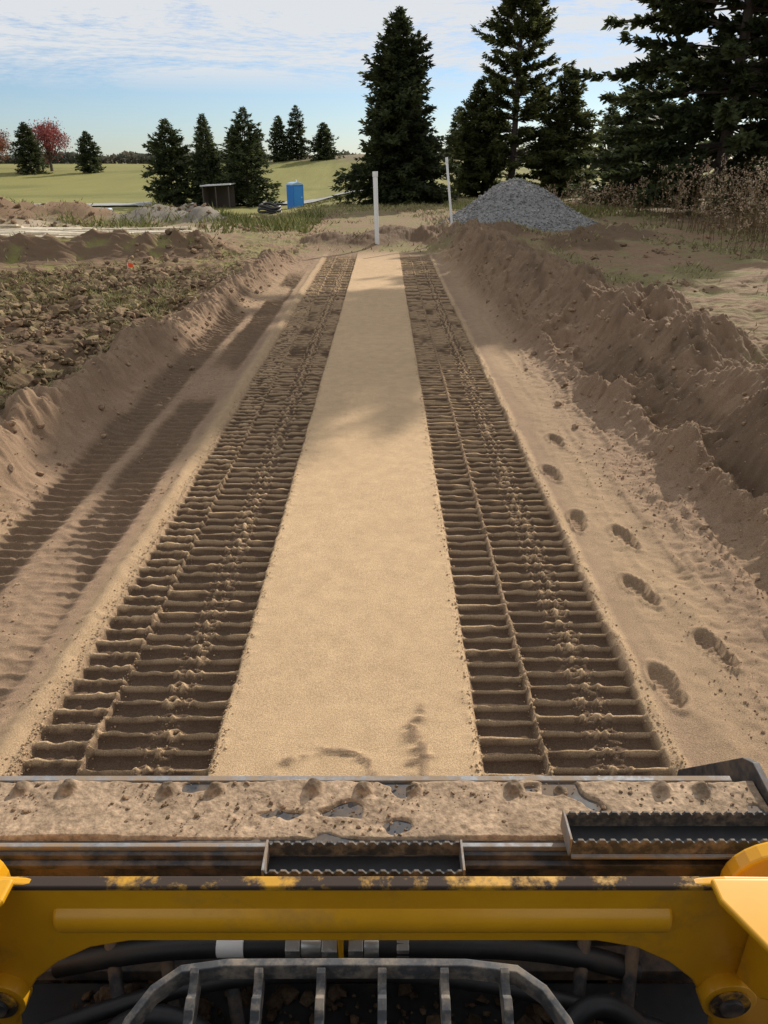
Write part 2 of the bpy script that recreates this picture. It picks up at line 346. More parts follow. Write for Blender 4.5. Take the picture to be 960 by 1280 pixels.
st=lumps('gravel_stones',P,s,np.repeat(np.array([[.31,.295,.275]]),n,0)*R.uniform(.5,1.3,(n,1)),M_clod,I1,.2,.9);st.parent=gp
# ---------------------------------------------------------------- conifers
def conifer(name,x,y,h,r,seed,nb=420,spc=.16,ls=1.0,mat=None,sparse=0,low=.03,wood=True,zoff=-.1,power=.85,lean=0,m=4,up0=0,rag=.16,thin=1.0):
    g=np.random.default_rng(seed)
    t=low+(1-low)*np.linspace(0,1,nb)**.92+g.normal(0,.012,nb);t=np.clip(t,low*.8,.995)
    if sparse:
        w=np.round(t*h/.6)*.6/h;t=np.clip(w*.6+t*.4,low*.8,.995)
    az=np.arange(nb)*2.39996+g.uniform(-.6,.6,nb)
    L=r*((1-t)**power)*(.5+.5*ss(low-.02,low+.10,t))*g.uniform(.66,1.15,nb)
    L*=1+rag*np.sin(az*2+seed+t*9)+rag*.8*np.sin(az*3-t*15+seed)
    L=np.maximum(L,.14)
    if sparse: L*=g.choice([1,1.05,.85,.55,.3],nb)
    a0=-.12+.8*t**1.2+g.normal(0,.13,nb)+up0
    cnt=np.maximum((L/spc).astype(int),3);bi=np.repeat(np.arange(nb),cnt)
    s=g.uniform(.10 if not sparse else .25,1,len(bi))**.75
    Lb=L[bi];ab=az[bi];ca=np.cos(ab);sa=np.sin(ab);a=a0[bi]
    def pos(s):
        rad=Lb*s*np.cos(a);hz=t[bi]*h+Lb*s*np.sin(a)-.24*Lb*s*s+.16*Lb*s**4
        return np.stack([rad*ca,rad*sa,hz],-1)
    P=pos(s)
    P=np.repeat(P,m,0);K=len(P);bb=np.repeat(bi,m);sm=np.repeat(s,m)
    side=g.choice([-1,1],K);ang=az[bb]+side*g.uniform(.15,1.3,K)
    dz=g.normal(-.15,.38,K)+.4*t[bb]
    d=np.stack([np.cos(ang),np.sin(ang),dz],-1);d/=np.linalg.norm(d,axis=1,keepdims=True)
    ln=ls*(.16+.30*np.minimum(L[bb],1.6)*(1-sm*.65))*g.uniform(.5,1.15,K);ln=np.minimum(ln,.5*ls)
    up=g.normal(0,.8,(K,3));up[:,2]+=1;sd=np.cross(d,up);sd/=np.linalg.norm(sd,axis=1,keepdims=True)
    wd=thin*(ln*.15+.010)[:,None]*sd;P=P+g.normal(0,.05,(K,3))
    T=P+d*ln[:,None];Mi=P+d*ln[:,None]*.45
    V=np.stack([P,Mi+wd,T,Mi-wd],1).reshape(-1,3);F=np.arange(K*4).reshape(-1,4);mi=np.zeros(K,int)
    VV=[V];FF=[F];MI=[mi];off=len(V)
    q=np.linspace(0,1,14);th=np.linspace(0,2*np.pi,9)[:-1];rt=(.017*h*(1-q)**.9+.01)
    tv=np.stack([np.cos(th)[None]*rt[:,None],np.sin(th)[None]*rt[:,None],np.repeat((q*h*.985)[:,None],8,1)],-1).reshape(-1,3)
    tf=[[i*8+j,i*8+(j+1)%8,(i+1)*8+(j+1)%8,(i+1)*8+j] for i in range(13) for j in range(8)]
    VV.append(tv);FF.append(np.array(tf)+off);MI.append(np.ones(len(tf),int));off+=len(tv)
    if wood:
        bi=np.arange(nb);Lb=L;ab=az;ca=np.cos(ab);sa=np.sin(ab);a=a0
        pts=[pos(np.full(nb,q)) for q in (0,.35,.7,1)]
        perp=np.stack([-sa,ca,0*sa],-1)
        for k in range(3):
            w0=(.009*L*(1-k*.3)+.006)[:,None];w1=(.009*L*(1-(k+1)*.3)+.003)[:,None]
            for vec in (perp,np.tile([0,0,1.],(nb,1))):
                V=np.stack([pts[k]-vec*w0,pts[k]+vec*w0,pts[k+1]+vec*w1,pts[k+1]-vec*w1],1).reshape(-1,3)
                VV.append(V);FF.append(np.arange(nb*4).reshape(-1,4)+off);MI.append(np.ones(nb,int));off+=len(V)
    V=np.concatenate(VV);V[:,0]+=lean*V[:,2]
    return mesh_np(name,V,np.concatenate(FF),[mat or M_spr,M_bark],False,mi=np.concatenate(MI),loc=(x,y,tz(x,y)+zoff))
conifer('spruce_tree',.75,42,8.6,2.9,1,nb=720,spc=.09,ls=.95,power=.68,rag=.24)
conifer('pine_tree',7.7,49,13.4,3.6,2,nb=360,spc=.06,ls=.85,mat=M_pine,sparse=1,low=.08,power=.5,up0=.25)
conifer('spruce_tree',5.7,50,6.4,2.2,3,nb=400,spc=.11,mat=M_pine,power=.6,rag=.25,up0=.1)
conifer('spruce_tree',10.9,50,7.0,2.4,4,nb=380,spc=.12,mat=M_pine,power=.6,rag=.25,up0=.1)
conifer('pine_tree',12.4,30,15.2,5.6,5,nb=480,spc=.062,ls=.95,mat=M_spr,sparse=1,low=.05,power=.5,m=4,thin=1.25)
conifer('pine_tree',15.6,31.5,13.5,4.8,6,nb=320,spc=.08,ls=.9,mat=M_spr,sparse=1,low=.05,power=.55)
conifer('spruce_tree',12.9,41,7.0,3.2,8,nb=340,spc=.12,rag=.3)
conifer('spruce_tree',18.5,36,10,4,9,nb=320,spc=.14,rag=.25)
for (X_,Y_,h_,r_) in [(-21,80,7.6,3.2),(-19.2,88,7.8,2.6),(-17.4,80,8.1,2.3),(-13.3,79,8.6,3.1),(-15.4,84,7.0,2.0),(-19,150,7.4,2.8),(-16,152,8.8,2.8),(-10.8,148,5.8,3.0),
    (-54,150,6.8,2.9),(-64,148,8.4,3.8),(-30,170,4.5,2.4),(13.4,150,8.5,3),(38,140,10,4),(46,150,9,4),(33,150,6,3),(-24,155,5,2.4)]:
    conifer('spruce_tree',X_,Y_,h_,r_,int(abs(X_)*31+Y_),nb=280,spc=.2,ls=1.35,wood=False,power=.62,rag=.2)
def decid(name,x,y,h,r,seed,mat,n=6000,lf=.2):
    g=np.random.default_rng(seed);nc=34
    cc=g.normal(0,1,(nc,3));cc/=np.linalg.norm(cc,axis=1,keepdims=True);cc*=g.uniform(.2,.9,(nc,1));cc=cc*[r,r,h*.36]+[0,0,h*.6]
    k=g.integers(0,nc,n);P=cc[k]+g.normal(0,.14*r,(n,3));d=g.normal(0,1,(n,3));d/=np.linalg.norm(d,axis=1,keepdims=True);u=np.cross(d,g.normal(0,1,(n,3)));u/=np.linalg.norm(u,axis=1,keepdims=True)
    l=g.uniform(.5,1,(n,1))*lf;V=np.stack([P-d*l,P+u*l*.6,P+d*l,P-u*l*.6],1).reshape(-1,3);F=np.arange(n*4).reshape(-1,4);mi=np.zeros(n,int)
    VV=[V];FF=[F];MI=[mi];off=len(V)
    for c in list(cc)+[np.array([0,0,h*.8])]:
        s0=np.array([0,0,h*.22*g.uniform(.6,1.4)]);pts=[s0,(s0+c)/2+[0,0,-.05*h],c];w=.02*h
        for i in range(2):
            for vec in (np.array([1,0,0]),np.array([0,1,0])):
                w0=w*(1-i*.5)*.6;w1=w*(.5-i*.4)*.6
                VV.append(np.array([pts[i]-vec*w0,pts[i]+vec*w0,pts[i+1]+vec*w1,pts[i+1]-vec*w1]));FF.append(np.array([[0,1,2,3]])+off);MI.append([1]);off+=4
    th=np.linspace(0,2*np.pi,9)[:-1]
    tv=np.concatenate([np.stack([np.cos(th)*q,np.sin(th)*q,0*th+zz_],-1) for q,zz_ in ((.03*h,0),(.022*h,h*.35),(.008*h,h*.8))])
    tf=[[i*8+j,i*8+(j+1)%8,(i+1)*8+(j+1)%8,(i+1)*8+j] for i in range(2) for j in range(8)]
    VV.append(tv);FF.append(np.array(tf)+off);MI.append(np.ones(16,int))
    return mesh_np(name,np.concatenate(VV),np.concatenate(FF),[mat,M_bark],False,mi=np.concatenate(MI),loc=(x,y,tz(x,y)-.1))
decid('maple_tree',-64,157,10.2,4.6,21,M_red);decid('maple_tree',-73.5,150,8.2,3.8,22,M_red);decid('maple_tree',-78,165,8,4,23,M_org)
decid('bare_tree',-69.5,138,5.5,2.4,24,M_org,n=350,lf=.15)
n=16000;x=R.uniform(-260,260,n);yy=300+R.uniform(-8,8,n)
hh=2.2+3.2*np.abs(fbm(x*.05,x*0,4,501,.6))+ (x>30)*2.0
z=1.2+R.uniform(0,1,n)**.8*hh
P=np.stack([x,yy,z],-1);d=R.normal(0,1,(n,3));d/=np.linalg.norm(d,axis=1,keepdims=True);u=np.cross(d,R.normal(0,1,(n,3)));u/=np.linalg.norm(u,axis=1,keepdims=True);l=R.uniform(.5,1.2,(n,1))
mesh_np('distant_treeline',np.stack([P-d*l,P+u*l*.7,P+d*l,P-u*l*.7],1).reshape(-1,3),np.arange(n*4).reshape(-1,4),leafmat('distant_foliage',(.07,.08,.06),(.15,.13,.09),.3,.08))
# ---------------------------------------------------------------- grass blades
def blades(name,x,y,h,cols,mat,w=.012,lean=.4,zo=0,zabs=None):
    n=len(x);z=(terrain(x,y,False)-.01+zo) if zabs is None else zabs;a=R.uniform(0,np.pi,n);b=R.uniform(0,2*np.pi,n)
    P=np.stack([x,y,z],-1);s=np.stack([np.cos(a),np.sin(a),0*a],-1)*(w*np.ones(n))[:,None];t=P+np.stack([np.cos(b)*lean*h,np.sin(b)*lean*h,h],-1)
    V=np.stack([P-s,P+s,t],1).reshape(-1,3);return mesh_np(name,V,np.arange(n*3).reshape(-1,3),mat,False,np.repeat(cols[:,None,:],3,1))
xa,ya=scat(60000,-9,-3,3,20,lambda x,y:(.2+.8*bx(y+.25*x,9.3,12.4,.4))*ss(.0,.4,fbm(x*1.8,y*1.8,3,321)+.25*bx(y+.25*x,9,12.2,.5)))
xb,yb_=scat(60000,-28,6,19,60,lambda x,y:ss(-.05,.4,fbm(x*.35,y*.5,3,601)+.12))
xc,yc=scat(40000,3.2,16,6,34,lambda x,y:ss(.05,.5,fbm(x*1.1,y*1.1,3,331)+.1*(x>6))*(x>berm_x(y)+.5)*(np.hypot(x-gx,y-gy)>2.8))
x=np.r_[xa,xb,xc];y=np.r_[ya,yb_,yc];h=R.uniform(.03,.09,len(x))*(1+.02*y);q=R.uniform(0,1,(len(x),1))**.6
C=np.array([.36,.31,.15])*q+np.array([.16,.17,.055])*(1-q)
blades('grass',x,y,h,C,M_grass,w=.006+.0006*y,lean=.9)
cxx,cyy,czz,css=CL;grn=fbm(cxx*1.2,cyy*1.2,3,777)>-.05;cid=np.nonzero(grn)[0];cid=cid[R.uniform(0,1,len(cid))<.7];cid=np.repeat(cid,5)
n=len(cid);h=R.uniform(.02,.07,n);q=R.uniform(0,1,(n,1))**.6;C=np.array([.36,.30,.14])*q+np.array([.16,.18,.055])*(1-q)
o=R.normal(0,.5,(n,2))*css[cid][:,None]
blades('sod_grass',cxx[cid]+o[:,0],cyy[cid]+o[:,1],h,C,M_grass,w=.0055,lean=1.3,zabs=czz[cid]+css[cid]*.35)
x,y=scat(9000,-11,-2.3,20,34,lambda x,y:ss(.0,.35,fbm(x*.6,y*.6,3,611)+.05)*(np.abs(y-27+.3*x)<5))
x2,y2=scat(2500,3,9,27,40);x=np.r_[x,x2];y=np.r_[y,y2]
q=R.uniform(0,1,(len(x),1));blades('weeds',x,y,R.uniform(.10,.38,len(x)),np.array([.12,.15,.045])*q+np.array([.30,.28,.11])*(1-q),M_weed,w=.03,lean=.6)
def tallweeds(name,x,y,hh,seed):
    g=np.random.default_rng(seed);V=[];C=[]
    z=terrain(x,y,False)
    for i in range(len(x)):
        h=hh[i];b=g.uniform(0,6.28);ln=g.uniform(.02,.32)*h;tip=np.array([x[i]+math.cos(b)*ln,y[i]+math.sin(b)*ln,z[i]+h]);p=np.array([x[i],y[i],z[i]])
        for s in (np.array([.007,0,0]),np.array([0,.007,0])):
            V+=[p-s,p+s,tip];C+=[[.18,.12,.07]]*3
        for k in range(18):
            f=g.uniform(.15,.85);c=p+(tip-p)*f;d=g.normal(0,1,3);d[2]=-.2+.3*g.normal();d/=np.linalg.norm(d);l=g.uniform(.06,.14);u=np.array([-d[1],d[0],0.2])*.014
            V+=[c-u,c+u,c+d*l];cc=[.16,.13,.05] if g.random()<.5 else [.28,.18,.09];C+=[cc]*3
        nbk=g.integers(2,6)
        for k in range(nbk):
            f0=g.uniform(.62,.95);c0=p+(tip-p)*f0;dd=g.normal(0,1,3);dd[2]=abs(dd[2])+.5;dd/=np.linalg.norm(dd);lb=g.uniform(.1,.28)
            V+=[c0-[.004,0,0],c0+[.004,0,0],c0+dd*lb];C+=[[.2,.14,.09]]*3
            for j in range(9):
                c=c0+dd*lb*g.uniform(.3,1.05)+g.normal(0,.012,3);d=g.normal(0,1,3);d/=np.linalg.norm(d);l=g.uniform(.015,.045);u=np.cross(d,g.normal(0,1,3))*.009
                V+=[c-u,c+u,c+d*l];q=g.random();C+=[[.42+.16*q,.31+.12*q,.20+.09*q]]*3
    return mesh_np(name,np.array(V),np.arange(len(V)).reshape(-1,3),M_weed,False,np.array(C))
x,y=scat(900,7.0,14,14,25,lambda x,y:ss(6.8,8.4,x-.12*(y-16)));tallweeds('goldenrod_plants',x,y,R.uniform(.5,2.0,len(x)),31)
x,y=scat(300,6.5,16,26,34);tallweeds('dry_weeds',x,y,R.uniform(.4,1.2,len(x)),32)
# ---------------------------------------------------------------- generic part builders
def emp(name,loc=(0,0,0)):
    e=bpy.data.objects.new(name,None);e.location=loc;sc.collection.objects.link(e);return e
def fin(bm,name,mat,parent=None,bevel=0,smooth=False,loc=None,rot=None):
    me=bpy.data.meshes.new(name);bmesh.ops.recalc_face_normals(bm,faces=bm.faces);bm.to_mesh(me);bm.free();me.materials.append(mat)
    if smooth:
        for p in me.polygons:p.use_smooth=True
    o=bpy.data.objects.new(name,me);sc.collection.objects.link(o)
    if loc:o.location=loc
    if rot:o.rotation_euler=rot
    if parent:o.parent=parent
    if bevel:
        b=o.modifiers.new('b','BEVEL');b.width=bevel;b.segments=3;b.limit_method='ANGLE'
    return o
def box(name,x0,x1,y0,y1,z0,z1,mat,parent=None,bevel=.003):
    bm=bmesh.new();bmesh.ops.create_cube(bm,size=1)
    for v in bm.verts: v.co=((x0+x1)/2+v.co.x*(x1-x0),(y0+y1)/2+v.co.y*(y1-y0),(z0+z1)/2+v.co.z*(z1-z0))
    return fin(bm,name,mat,parent,bevel)
def prism(name,pts,axis,a,b,mat,parent=None,bevel=.003):
    bm=bmesh.new()
    def mk(p,t): return {'y':(p[0],t,p[1]),'x':(t,p[0],p[1]),'z':(p[0],p[1],t)}[axis]
    va=[bm.verts.new(mk(p,a)) for p in pts];vb=[bm.verts.new(mk(p,b)) for p in pts];n=len(pts)
    bm.faces.new(va);bm.faces.new(vb[::-1])
    for i in range(n): bm.faces.new([va[i],va[(i+1)%n],vb[(i+1)%n],vb[i]])
    return fin(bm,name,mat,parent,bevel)
def tube(name,pts,r,mat,parent=None,seg=14,cyc=False):
    cu=bpy.data.curves.new(name,'CURVE');cu.dimensions='3D';s=cu.splines.new('POLY' if len(pts)<3 else 'NURBS');s.points.add(len(pts)-1)
    for i,p in enumerate(pts): s.points[i].co=(*p,1)
    if len(pts)>=3: s.order_u=min(4,len(pts));s.use_endpoint_u=True;s.resolution_u=8
    cu.bevel_depth=r;cu.bevel_resolution=seg//4+1;cu.use_fill_caps=True;cu.materials.append(mat)
    o=bpy.data.objects.new(name,cu);sc.collection.objects.link(o)
    if parent:o.parent=parent
    return o
def cyl(name,p0,p1,r,mat,parent=None,seg=32,r2=None,bevel=.002):
    p0=Vector(p0);p1=Vector(p1);d=p1-p0;bm=bmesh.new();bmesh.ops.create_cone(bm,cap_ends=True,segments=seg,radius1=r,radius2=r if r2 is None else r2,depth=d.length)
    o=fin(bm,name,mat,parent,bevel,loc=(p0+p1)/2,rot=d.to_track_quat('Z','Y').to_euler())
    if seg>8:
        for p in o.data.polygons:
            if len(p.vertices)==4:p.use_smooth=True
    return o
def serr(name,x0,x1,y,z0,z1,th,amp,pitch,mat,parent,along='x'):
    n=max(8,int((x1-x0)/pitch*8));bm=bmesh.new();prev=None
    for i in range(n+1):
        x=x0+(x1-x0)*i/n;ph=((x-x0)/pitch)%1;zt=z1-amp*(max(0,math.sin(ph*2*math.pi))**.7)
        def q(y_,z_): return bm.verts.new((x,y_,z_) if along=='x' else (y_,x,z_))
        cur=[q(y,z0),q(y+th,z0),q(y+th,zt),q(y,zt)]
        if prev:
            for k in range(4): bm.faces.new([prev[k],prev[(k+1)%4],cur[(k+1)%4],cur[k]])
        else: bm.faces.new(cur)
        prev=cur
    bm.faces.new(prev[::-1]);return fin(bm,name,mat,parent,.0008)
# ---------------------------------------------------------------- track loader
L=emp('track_loader')
cx=-.045
box('bucket_shelf',cx-1.16,cx+1.06,1.315,1.515,.44,.460,M_steel,L)
box('bucket_top_edge',cx-1.16,cx+1.0,1.5165,1.535,.435,.4665,M_edge,L,.002)
box('bucket_rear_lip',cx-1.16,cx+.99,1.300,1.313,.425,.466,M_edge,L,.002)
prism('bucket_shell',[(1.53,.434),(1.54,.434),(1.60,.08),(1.95,.05),(1.95,.03),(1.5,.03),(1.49,.08)],'x',cx-1.16,cx+1.06,M_steel,L)
prism('bucket_side',[(1.30,.44),(1.36,.480),(1.55,.500),(1.60,.47),(1.93,.10),(1.93,.03),(1.45,.03),(1.33,.3)],'x',cx+1.062,cx+1.082,M_steel,L)
prism('bucket_side',[(1.30,.44),(1.36,.47),(1.50,.47),(1.60,.38),(1.90,.06),(1.90,.03),(1.45,.03),(1.33,.3)],'x',cx-1.182,cx-1.162,M_steel,L)
gxs=np.linspace(cx-1.155,cx+1.055,640);gys=np.linspace(1.318,1.522,74);GX,GY=np.meshgrid(gxs,gys)
gz=.4600+.013*fbm(GX*5,GY*6,4,701,.5)+.008
gz-=.020*ss(.21,.38,fbm(GX*6+9,GY*8,3,711))
gz+=.0016*fbm(GX*60,GY*60,2,721)
cm_=np.zeros_like(GX)
for bp_ in (-1.1,-.98,-.85,-.585,-.455,-.19,-.055,.075,.35,.48,.75,.86):
    q=np.exp(-(np.hypot(GX-bp_,(GY-1.486))/.022)**4);gz+=.022*q*(1+.25*vn(GX*80,GY*80,5));cm_+=q
gz-=.02*ss(1.512,1.522,GY+.004*vn(GX*18,GX*0,9))+.02*ss(-1.33,-1.318,-GY)
C=np.array([.33,.235,.155])*(1+.22*fbm(GX*12,GY*14,3,731))[...,None]*(1-.55*np.clip(cm_,0,1))[...,None]
mesh_np('caked_sand',np.stack([GX,GY,gz],-1),grid_faces(74,640),M_clod,True,C).parent=L
n=700;x=R.uniform(cx-1.1,cx+1.03,n);y=R.uniform(1.33,1.51,n);s=.002+.006*R.uniform(0,1,n)**4
lumps('shelf_crumbs',np.stack([x,y,.467+0*x],-1),s,np.repeat(SIDE[None],n,0)*R.uniform(.5,1,(n,1)),M_clod,I1,.25,.8).parent=L
prism('coupler_plate',[(1.285,.455),(1.297,.455),(1.297,.06),(1.225,.06),(1.225,.10),(1.285,.11)],'x',cx-1.0,cx+.90,M_steel,L)
box('coupler_rail',cx-1.0,cx+.90,1.255,1.283,.335,.352,M_edge,L,.003)
box('coupler_rail_top',cx-1.0,cx+.90,1.268,1.284,.425,.440,M_steel,L,.003)
def step(nm,x0,x1,y0,y1,z0,z1):
    e=L
    box(nm+'_pan',x0,x1,y0+.006,y1-.006,z0-.008,z0,M_blk,e,.001)
    serr(nm+'_front',x0,x1,y0,z0-.006,z1,.006,.009,.026,M_grill,e);serr(nm+'_back',x0,x1,y1-.006,z0-.006,z1,.006,.009,.026,M_grill,e)
    box(nm+'_end_a',x0-.006,x0-.0005,y0,y1,z0-.006,z1+.004,M_edge,e,.001);box(nm+'_end_b',x1+.0005,x1+.006,y0,y1,z0-.006,z1+.004,M_edge,e,.001)
    box(nm+'_flange',x0,x1,y0-.010,y0-.0005,z0-.006,z0+.002,M_edge,e,.001)
step('center_step',-.282,.185,1.205,1.292,.450,.497)
step('side_step',.452,1.02,1.262,1.352,.486,.532)
box('side_step_bracket',.47,1.0,1.30,1.345,.461,.479,M_steel,L)
# yellow front frame
top=.645
outline=[(-.96,.60),(-.93,.650),(-.80,.652),(-.70,top),(.61,top),(.71,.652),(.84,.650),(.87,.60),(.92,.30),(.90,.10),(.775,.10),(.765,.18),(.735,.26),(.69,.34),(.63,.40),(.55,.45),(.46,.472),
 (-.55,.472),(-.64,.45),(-.72,.40),(-.78,.34),(-.825,.26),(-.855,.18),(-.865,.10),(-.99,.10),(-1.01,.30)]
prism('arm_frame',outline,'y',1.050,1.072,M_yel,L,.006)
box('crossbar_worn_rim',-.80,.72,1.0475,1.0745,.634,.6475,M_yel2,L,.004)
# rounded swage across the face of the crossbar
cyl('crossbar_tube',(-.70,1.083,.540),(.61,1.083,.540),.050,M_yel,L,64,bevel=.010)
for sgn in (1,-1):
    X0=lambda v:cx+sgn*v
    cyl('arm_pin_boss',(X0(.815),1.06,.305),(X0(.815),1.020,.305),.060,M_yel,L)
    cyl('arm_pin_washer',(X0(.815),1.02,.305),(X0(.815),1.013,.305),.045,M_yel2,L)
    cyl('arm_pin',(X0(.815),1.014,.305),(X0(.815),1.003,.305),.026,M_steel,L)
    prism('arm_gusset',[(X0(.715),1.05),(X0(.715),1.00),(X0(.775),.875),(X0(1.02),.80),(X0(1.02),1.05)],'z',.655,.672,M_yel,L,.006)
    prism('arm_side_web',[(1.048,.652),(.99,.652),(.87,.652),(.86,.56),(.96,.42),(1.048,.36)],'x',X0(.84)-.012,X0(.84)+.012,M_yel,L,.004)
    cc=[(X0(.98+.13*math.cos(a)),.455+.115*math.sin(a)) for a in np.linspace(0,2*math.pi,28)[:-1]]
    prism('bucket_ear',cc,'y',1.19,1.235,M_yel,L,.008)
    cyl('bucket_ear_pin',(X0(.98),1.192,.455),(X0(.98),1.175,.455),.03,M_steel,L)
tube('hose_main',[(-.80,1.16,.22),(-.6,1.17,.27),(-.4,1.165,.292),(-.2,1.165,.295),(0,1.165,.295),(.2,1.165,.29),(.45,1.17,.27),(.62,1.16,.2)],.027,M_blk,L)
tube('hose_low',[(-.85,1.05,.12),(-.5,1.13,.22),(-.1,1.15,.235),(.3,1.13,.22),(.7,1.05,.13)],.02,M_blk,L)
tube('hose_a',[(-.7,1.0,.05),(-.62,1.05,.3),(-.45,1.1,.2),(-.3,.95,.12)],.024,M_blk,L)
tube('hose_b',[(.36,.95,.05),(.42,1.08,.3),(.56,1.1,.28),(.66,.98,.08)],.024,M_blk,L)
for a,b,r,seg,m in [(-.235,-.20,.034,6,M_chrome),(-.198,-.15,.028,24,M_chrome),(-.148,-.11,.038,6,M_chrome),(-.085,-.05,.034,6,M_chrome),(-.048,-.012,.028,24,M_chrome),(-.010,.02,.024,24,M_steel),(.03,.06,.030,6,M_chrome),(-.40,-.335,.0285,24,M_white)]:
    cyl('hose_fitting',(a,1.165,.2945),(b,1.165,.2945),r,m,L,seg)
box('bracket_tab',-.108,-.096,1.13,1.19,.24,.375,M_yel,L,.002)
for k,(a,b) in enumerate([(-.40,.36),(-.55,.40),(.50,.38),(.62,.34),(-.68,.30)]):
    cyl('link_rod',(a,1.22,.34),(a+(.06 if a<0 else -.05),1.05,.08),.016,M_steel,L)
box('belly_plate',cx-1.0,cx+.95,-1.2,1.22,.03,.06,M_blk,L)
box('chassis_nose',cx-.62,cx+.62,-1.2,.72,.06,.50,M_blk,L,.02)
prism('chassis_front_hood',[(.72,.06),(.86,.06),(.86,.20),(.74,.50),(.72,.52)],'x',cx-.5,cx+.5,M_blk,L,.01)
for sgn in (1,-1):
    xa_,xb2=sorted((cx+sgn*.80,cx+sgn*1.2))
    pts=[(-1.25,.12),(-1.1,.02),(.62,.02),(.86,.22),(.86,.36),(.7,.5),(.2,.56),(-.6,.62),(-1.15,.55),(-1.3,.35)]
    prism('rubber_track',pts,'x',xa_,xb2,M_blk,L,.05)
n=700;x=R.uniform(cx-.75,cx+.7,n);y=R.uniform(.86,1.2,n);s=.004+.022*R.uniform(0,1,n)**3
lumps('debris',np.stack([x,y,.07+0*x],-1),s,np.repeat(SIDE[None]*.4,n,0)*R.uniform(.4,1,(n,1)),M_clod,I1,.3,.7).parent=L
box('sky_block_roof',cx-.75,cx+.75,-1.3,.15,2.42,2.50,M_blk,L,.02)  # unseen roof, added to keep sky light off the yellow front
box('sky_block_rear',cx-.75,cx+.75,-1.32,-1.26,.5,2.40,M_blk,L,.01)  # unseen panel, added to block sky light from behind
for sgn in (1,-1): box('added_roof_post',cx+sgn*.72-.03,cx+sgn*.72+.03,-1.24,-1.16,.5,2.41,M_blk,L,.01)  # unseen posts carrying the added roof
box('seat_back',cx-.25,cx+.25,-.75,-.62,1.1,1.75,M_blk,L,.05);box('seat_cushion',cx-.26,cx+.26,-.60,-.12,.95,1.08,M_blk,L,.05)
box('seat_base',cx-.2,cx+.2,-.7,-.2,.505,.945,M_blk,L,.02)
zb=.84
rim=[(-.425,.56,.755),(-.412,.63,.785),(-.39,.685,.808),(-.36,.722,.826),(-.32,.746,.837),(-.25,.754,zb),(-.06,.755,zb),(.13,.754,zb),(.21,.746,.837),(.25,.722,.826),(.28,.685,.808),(.302,.63,.785),(.315,.56,.755)]
bm=bmesh.new();pr=None
for i,p in enumerate(rim):
    a=Vector(rim[max(0,i-1)]);b=Vector(rim[min(len(rim)-1,i+1)]);tg=(b-a).normalized();nn=tg.cross(Vector((0,0,1))).normalized()*.0065;p=Vector(p);up=Vector((0,0,.021))
    cur=[bm.verts.new(p-nn-up),bm.verts.new(p+nn-up),bm.verts.new(p+nn+up*.6),bm.verts.new(p-nn+up*.6)]
    if pr:
        for k in range(4): bm.faces.new([pr[k],pr[(k+1)%4],cur[(k+1)%4],cur[k]])
    else: bm.faces.new(cur)
    pr=cur
bm.faces.new(pr[::-1]);fin(bm,'guard_rim',M_grill,L,.002)
for px_b in (-.298,-.197,-.099,-.003,.095,.19):
    n_=24;tp=[]
    for i in range(n_+1):
        f=i/n_;tp.append((.560+(.746-.560)*f,.785+(.852-.785)*f-(.008 if i%6 in(2,3,4) else 0)))
    prism('guard_bar',[(.746,.812),(.56,.745)]+tp,'x',px_b-.0068,px_b+.0068,M_grill,L,.001)
box('guard_front_bar',-.42,.31,.545,.555,.75,.79,M_grill,L)
box('guard_mount',-.30,.20,.60,.74,.50,.515,M_blk,L)
for a in (-.28,.17): box('guard_post',a,a+.02,.62,.66,.516,.755,M_blk,L)
# ---------------------------------------------------------------- site objects
def pvc(name,x,y,h,r,lx,ly):
    e=emp(name,(x,y,tz(x,y)));cyl('pipe',(0,0,-.2),(lx,ly,h),r,M_white,e,20)
    cyl('coupling',(lx*.93,ly*.93,h*.93),(lx,ly,h*1.002),r*1.18,M_white,e,20);return e
pvc('pvc_vent_pipe',-.17,19.9,1.66,.055,-.05,0)
pvc('pvc_vent_pipe',1.85,21.0,1.80,.030,-.25,0)
e=emp('portable_toilet',(-7.95,72,tz(-7.95,72)));e.rotation_euler=(0,0,math.radians(35))
box('walls',-.56,.56,-.56,.56,.12,2.05,M_blue,e,.03);box('base_skid',-.6,.6,-.6,.6,0,.115,M_blk,e,.02)
box('door',-.42,.42,-.585,-.563,.18,1.95,simple('toilet_door',(.04,.26,.68),.4),e,.01)
prism('roof',[(-.6,2.053),(.6,2.053),(.5,2.2),(0,2.32),(-.5,2.2)],'y',-.6,.6,simple('toilet_roof',(.35,.5,.65),.4),e,.03)
cyl('vent',(.4,.4,2.1),(.4,.4,2.5),.05,M_white,e);box('latch',.3,.36,-.61,-.587,1.0,1.12,M_white,e)
e=emp('open_shelter',(-15.6,76,tz(-15.6,76)))
prism('roof',[(-1.4,1.85),(1.4,2.0),(1.4,2.1),(-1.4,1.95)],'y',-1.5,1.5,M_roofw,e)
box('back_wall',-1.25,1.25,1.25,1.33,0,1.83,M_barn,e);box('side_wall',-1.27,-1.21,-1.3,1.24,0,1.80,M_barn,e)
for a in (-1.2,0,1.2): box('post',a-.05,a+.05,-1.4,-1.3,0,1.85,M_barn,e)
e=emp('lumber_boards')
g=np.random.default_rng(4)
for i in range(44):
    x0=g.uniform(-14,-7);y0=g.uniform(19.6,24.4);a=g.normal(.12,.12);l=g.uniform(1.8,4.9);zz0=tz(x0,y0)+.03+.02*(i%3)
    bm=bmesh.new();bmesh.ops.create_cube(bm,size=1)
    for v in bm.verts: v.co=(v.co.x*l,v.co.y*.17,v.co.z*.05)
    fin(bm,'board',M_board,e,.003,loc=(x0,y0,zz0+.03),rot=(g.normal(0,.03),g.normal(0,.015),a))
